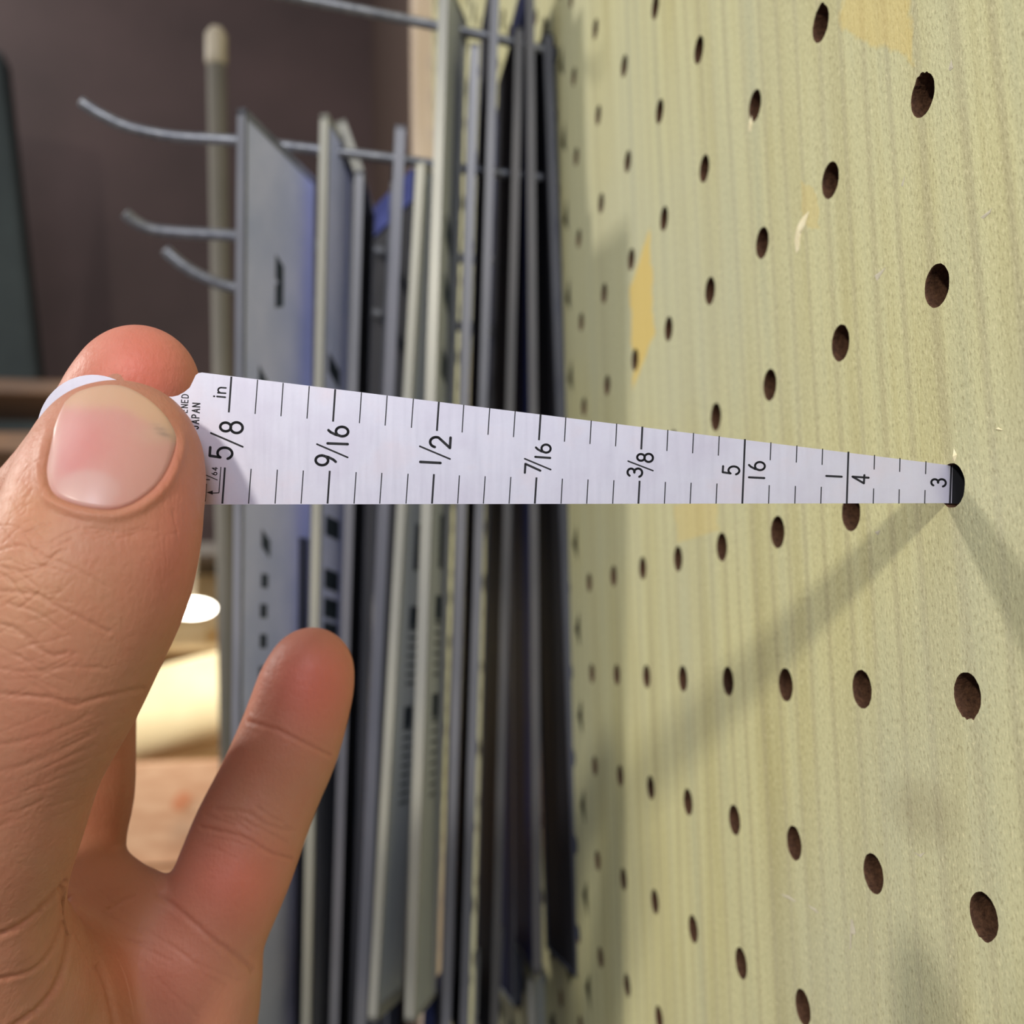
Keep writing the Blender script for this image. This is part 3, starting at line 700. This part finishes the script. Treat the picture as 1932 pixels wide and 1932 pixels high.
CRE = [  # polyline in photo coordinates, depth range, width px, depth mm
 ([(0, 1116), (63, 1120), (92, 1135), (150, 1165), (205, 1192)], (90, 128), 6, .28),
 ([(0, 1178), (34, 1188), (63, 1217), (97, 1236), (125, 1232)], (90, 128), 6, .28),
 ([(77, 1048), (140, 1072), (203, 1108)], (90, 128), 5, .15),
 ([(0, 1309), (97, 1318), (140, 1330), (183, 1318), (270, 1299)], (90, 131), 7, .30),
 ([(0, 1262), (60, 1268), (130, 1258), (200, 1262)], (90, 131), 6, .15),
 ([(0, 1405), (80, 1388), (170, 1350)], (90, 133), 7, .15),
 ([(0, 1455), (90, 1430), (180, 1380)], (90, 133), 7, .15),
 ([(0, 1040), (40, 1030), (80, 1045)], (90, 128), 5, .22),
 ([(0, 1070), (50, 1078), (100, 1065)], (90, 128), 5, .20),
 ([(20, 1140), (70, 1155), (120, 1190)], (90, 128), 5, .20),
 ([(-30, 1775), (0, 1762), (48, 1738), (90, 1702), (123, 1664)], (90, 160), 7, .8),
 ([(-20, 1855), (0, 1847), (58, 1828), (97, 1791), (118, 1740)], (90, 160), 7, .6),
 ([(20, 1940), (39, 1927), (87, 1888), (116, 1830), (128, 1772), (123, 1714), (118, 1676)], (90, 165), 8, .9),
 ([(128, 1695), (145, 1753), (188, 1830), (217, 1932), (235, 2020)], (130, 175), 9, .8),  # thumb-palm boundary: groove whose tint also paints its occlusion shade
 ([(470, 1362), (520, 1376), (560, 1395), (622, 1426)], (150, 175), 6, .40),
 ([(410, 1528), (463, 1533), (502, 1555), (545, 1568)], (150, 175), 7, .25),
 ([(380, 1560), (458, 1579), (507, 1608), (548, 1620)], (150, 175), 6, .40),
 ([(299, 1690), (347, 1724), (400, 1772), (434, 1796), (476, 1832)], (150, 175), 8, .5),
 ([(205, 1716), (232, 1700), (256, 1690)], (150, 175), 6, .25),
]
for L, (d0, d1), wd, dp in CRE:
    Ls = smooth_line(L, 4); m = front & (D > d0) & (D < d1)
    wd *= .7; dp *= (.36 if dp < .45 else .34); x = pdist(U, Vv, Ls)+1.1*WOB; k = np.exp(-(x/wd)**2)*m; disp -= dp*k; disp += .15*dp*np.exp(-((x-2.2*wd)/wd)**2)*m
    crease = np.maximum(crease, k*min(1, dp*1.3))
rw = random.Random(11)
def wrinkle(u, v, ang, ln, wd, dp, d0, d1):
    global disp, crease
    a = math.radians(ang); L = [(u-math.cos(a)*ln/2, v-math.sin(a)*ln/2), (u+rw.uniform(-3, 3), v+rw.uniform(-4, 4)), (u+math.cos(a)*ln/2, v+math.sin(a)*ln/2)]
    sel = np.where(front & (D > d0) & (D < d1) & (abs(U-u) < ln*.6+12) & (abs(Vv-v) < ln*.6+12))[0]
    if len(sel):
        k = np.exp(-(pdist(U[sel], Vv[sel], L)/wd)**2); disp[sel] -= .75*dp*k; crease[sel] = np.maximum(crease[sel], k*dp*1.5)
for _ in range(46): wrinkle(rw.uniform(-20, 125), rw.uniform(985, 1135), rw.choice((-35, -15, 10, 25, 60))+rw.uniform(-14, 14), rw.uniform(22, 60), 2.6, rw.uniform(.04, .09), 90, 131)
for _ in range(26): wrinkle(rw.uniform(0, 120), rw.uniform(1160, 1330), rw.choice((-20, 15, 35))+rw.uniform(-12, 12), rw.uniform(40, 90), 3.2, rw.uniform(.03, .07), 90, 131)
for _ in range(26): wrinkle(rw.uniform(-10, 170), rw.uniform(1360, 1580), -22+rw.uniform(-8, 8), rw.uniform(70, 150), 3.4, rw.uniform(.02, .05), 90, 133)
for _ in range(24): wrinkle(rw.uniform(20, 90), rw.uniform(850, 1010), rw.choice((-60, -35, 60))+rw.uniform(-14, 14), rw.uniform(16, 40), 2.4, rw.uniform(.03, .06), 90, 131)
for _ in range(30): wrinkle(rw.uniform(300, 372), rw.uniform(870, 1120), 86+rw.uniform(-5, 5), rw.uniform(40, 90), 2.2, rw.uniform(.015, .035), 90, 131)
for _ in range(14): wrinkle(rw.uniform(60, 330), rw.uniform(975, 1010)+0, rw.uniform(-20, 20), rw.uniform(30, 60), 3, rw.uniform(.03, .06), 90, 131)
for _ in range(12): wrinkle(rw.uniform(200, 440), rw.uniform(1700, 1900), rw.uniform(10, 50), rw.uniform(50, 110), 4.5, rw.uniform(.04, .08), 140, 180)
for _ in range(9): wrinkle(rw.uniform(410, 540), rw.uniform(1510, 1625), rw.uniform(10, 34), rw.uniform(40, 90), 4.5, rw.uniform(.05, .10), 150, 180)
# soft bulges between the joints
for (u, v, s, a, d0, d1) in ((300, 1040, 60, .35, 90, 131), (60, 1090, 90, .35, 90, 131), (560, 1290, 70, .3, 150, 175), (460, 1470, 50, .25, 150, 175), (420, 1680, 60, .4, 150, 175), (40, 1800, 45, .5, 90, 165), (160, 1880, 40, .4, 130, 175), (300, 1830, 60, .4, 150, 175)):
    disp += a*np.exp(-(((U-u)/s)**2+((Vv-v)/s)**2))*(front & (D > d0) & (D < d1))
# nail bed and the folds around it
tm = front & (D < 131) & (Vv < 1100)
dn = pdist(U, Vv, NAILS_+[NAILS_[0]]); inn = inside(U, Vv, NAILS_)
sd = np.where(inn, -dn, dn)
fold = np.clip((Vv-790)/60, 0, 1)                                   # no fold at the free edge
disp += np.where(tm & ~inn, (.38*np.exp(-((sd-10)/10)**2))*fold, 0)
disp += np.where(tm & inn, -.45*np.clip(-sd/8, 0, 1)*(0.35+.65*fold), 0)
W2 = W+NR*disp[:, None]
# pigment per vertex
def gz(u, v, su, sv=None, rot=0):
    a = math.radians(rot); dx = (U-u)*math.cos(a)+(Vv-v)*math.sin(a); dy = -(U-u)*math.sin(a)+(Vv-v)*math.cos(a)
    return np.exp(-((dx/su)**2+(dy/(sv or su))**2))
base = np.tile(np.array(lin((184, 128, 104))), (len(W), 1))
def tint(k, col):
    global base
    base = base*(1-k[:, None])+np.array(lin(col))*k[:, None]
thumbz = (D < 134); farz = ~thumbz
tint(.55*gz(345, 970, 55, 170)*thumbz, (206, 118, 104)); tint(.45*gz(330, 1080, 70, 90)*thumbz, (196, 110, 100))
tint(.45*gz(40, 1120, 120, 120)*thumbz, (206, 160, 122)); tint(.35*gz(60, 960, 60, 60)*thumbz, (206, 148, 100))
tint(.30*gz(120, 1350, 160, 80)*thumbz, (190, 126, 98))
tint(np.clip(.75*gz(265, 700, 115, 110), 0, 1)*(farz & (Vv < 1000)), (226, 122, 110))
tint(.85*gz(590, 1290, 85, 100, 20)*farz, (212, 112, 98)); tint(.75*gz(440, 1660, 90, 90)*farz, (216, 118, 100))
tint(.55*gz(490, 1440, 60, 60)*farz, (176, 106, 78)); tint(.5*gz(350, 1840, 80, 120)*farz, (212, 126, 104)); tint(.4*gz(230, 1780, 40, 120)*farz, (190, 116, 84))
tint(.35*gz(250, 1830, 60)*farz, (214, 130, 108)); tint(.5*gz(200, 1560, 60, 170)*farz, (176, 102, 76))
tint(np.clip(crease, 0, 1)*.6, (150, 78, 54))
wv = cam_to_world(W2)*S; me = tmp; me.name = 'hand'; me.vertices.foreach_set('co', wv.ravel()); me.update()
ca = me.color_attributes.new('pigment', 'FLOAT_COLOR', 'POINT'); ca.data.foreach_set('color', np.c_[base, np.ones(len(base))].ravel())
bm = bmesh.new(); bm.from_mesh(me); bmesh.ops.recalc_face_normals(bm, faces=bm.faces); bm.to_mesh(me); bm.free()
def m_skin():
    m = mat('skin', (206, 152, 120), 0.5, spec=.35); n = N(m)
    at_ = n.new('ShaderNodeAttribute', attribute_name='pigment')
    mot = n.noise(n.coord(), 260, 4, .6); fine = n.noise(n.coord((1, 1, .55)), 1500, 3, .65)
    c = n.mix(n.ramp(mot, [(0.35, (0, 0, 0)), (0.7, (.28, .28, .28))]), at_.outputs['Color'], lin((190, 112, 92)))
    n.link(c, n.b.inputs['Base Color'])
    vor = n.new('ShaderNodeTexVoronoi', feature='DISTANCE_TO_EDGE', i_Scale=1150.0); n.link(n.coord((1, 1, .7), (0.3, .2, .4)), vor.inputs['Vector'])
    h = n.math('ADD', n.math('MULTIPLY', vor.outputs['Distance'], .5), n.math('MULTIPLY', fine, .9))
    n.link(n.bump(h, .45, .00020, n.bump(n.noise(n.coord((1, 1, 1.6)), 420, 3, .6), .22, .0004)), n.b.inputs['Normal'])
    n.b.inputs['Subsurface Weight'].default_value = .22; n.b.inputs['Subsurface Scale'].default_value = .0022
    n.b.inputs['Subsurface Radius'].default_value = (1, .32, .18)
    n.link(n.math('ADD', .40, n.math('MULTIPLY', fine, .22)), n.b.inputs['Roughness'])
    return m
hand = link('hand', me, m_skin(), None, True)
hand['label'] = 'bare left hand pinching the taper gauge between thumb and fingertip, little finger stretched out'; hand['category'] = 'hand'
# thumb nail, laid on the thumb surface
def nail():
    R_ = 26; n = len(NAILS_); cu, cv = 205, 850; pts = []; uv = []
    for i in range(R_+1):
        t = i/R_
        for (u, v) in NAILS_: uv.append((cu+(u-cu)*t, cv+(v-cv)*t))
    uv = np.array(uv); d = np.full(len(uv), 106.0)
    for _ in range(80):
        p = np.stack([(uv[:, 0]-966)*d/F, (uv[:, 1]-966)*d/F, d], 1); d += np.clip(SDF(p), -2, 2)*.7
    t = np.repeat(np.arange(R_+1)/R_, n); fr = np.clip((uv[:, 1]-790)/60, 0, 1)
    # smooth, evenly arched plate
    A_ = np.stack([np.ones(len(uv)), uv[:, 0]-cu, uv[:, 1]-cv, (uv[:, 0]-cu)**2, (uv[:, 1]-cv)**2, (uv[:, 0]-cu)*(uv[:, 1]-cv)], 1)
    co = np.linalg.lstsq(A_*(1.2-t[:, None]), d*(1.2-t), rcond=None)[0]; ds = A_@co
    d = .55*ds+.45*d-.12+np.clip((t-.93)/.07, 0, 1)*(.05+.45*fr)
    p = np.stack([(uv[:, 0]-966)*d/F, (uv[:, 1]-966)*d/F, d], 1); lo = p.copy(); lo[:, 2] += .5
    Vn = list(cam_to_world(p))+list(cam_to_world(lo[-n:])); Fn = []
    for i in range(R_):
        for k in range(n):
            k2 = (k+1) % n
            if i == 0: Fn.append((0, n+k2, n+k)) if False else Fn.append((k, k2, n+k2, n+k))
            else: Fn.append((i*n+k, i*n+k2, (i+1)*n+k2, (i+1)*n+k))
    m_ = (R_+1)*n
    for k in range(n): Fn.append((R_*n+k, R_*n+(k+1) % n, m_+(k+1) % n, m_+k))
    me = mesh('nail', Vn, Fn)
    u, v = np.r_[uv[:, 0], uv[-n:, 0]], np.r_[uv[:, 1], uv[-n:, 1]]
    col = np.tile(np.array(lin((204, 148, 140))), (len(u), 1))
    def tn(k, c):
        nonlocal col; k = np.clip(k, 0, 1)[:, None]; col = col*(1-k)+np.array(lin(c))*k
    tn(.55*np.exp(-(((u-160)/50)**2+((v-835)/55)**2)), (206, 122, 122)); tn(.5*np.exp(-(((u-135)/30)**2+((v-880)/30)**2)), (204, 124, 126))
    tn(.6/(1+np.exp((((u-165)/58)**2+((v-925)/38)**2-1)*6)), (208, 170, 166))
    edge = 768+np.clip((u-215)/110, 0, 2)**1.4*62                   # lower border of the free edge
    tn(.9/(1+np.exp((v-edge)/5)), (206, 166, 136))
    tn(.6*np.exp(-(((u-300)/34)**2+((v-818)/20)**2)), (202, 168, 148)); tn(.8*np.exp(-((((u-308)*.8+(v-816)*.6)/20)**2+((-(u-308)*.6+(v-816)*.8)/8)**2)*1.0)*(.7+.3*np.sin(u*1.1)), (140, 118, 108))
    tn(.6*np.exp(-((u-93-(880-v)*.12)/10)**2)*(v > 770), (226, 190, 180))
    ca = me.color_attributes.new('pigment', 'FLOAT_COLOR', 'POINT'); ca.data.foreach_set('color', np.c_[col, np.ones(len(col))].ravel())
    bm = bmesh.new(); bm.from_mesh(me); bmesh.ops.remove_doubles(bm, verts=bm.verts, dist=1e-7); bmesh.ops.recalc_face_normals(bm, faces=bm.faces); bm.to_mesh(me); bm.free()
    m = mat('thumb_nail', (206, 150, 146), .33, spec=.5); n_ = N(m)
    a = n_.new('ShaderNodeAttribute', attribute_name='pigment')
    st = n_.noise(n_.coord((1, 1, .08), (0, .25, 0)), 900, 3, .6)
    n_.link(n_.mix(n_.math('MULTIPLY', st, .12), a.outputs['Color'], lin((230, 200, 190))), n_.b.inputs['Base Color'])
    n_.link(n_.bump(st, .15, .00008), n_.b.inputs['Normal'])
    n_.b.inputs['Subsurface Weight'].default_value = .15; n_.b.inputs['Subsurface Scale'].default_value = .001
    o = link('nail', me, m, hand, True); o['label'] = 'thumb nail with pale half moon and yellowish free edge'
nail()
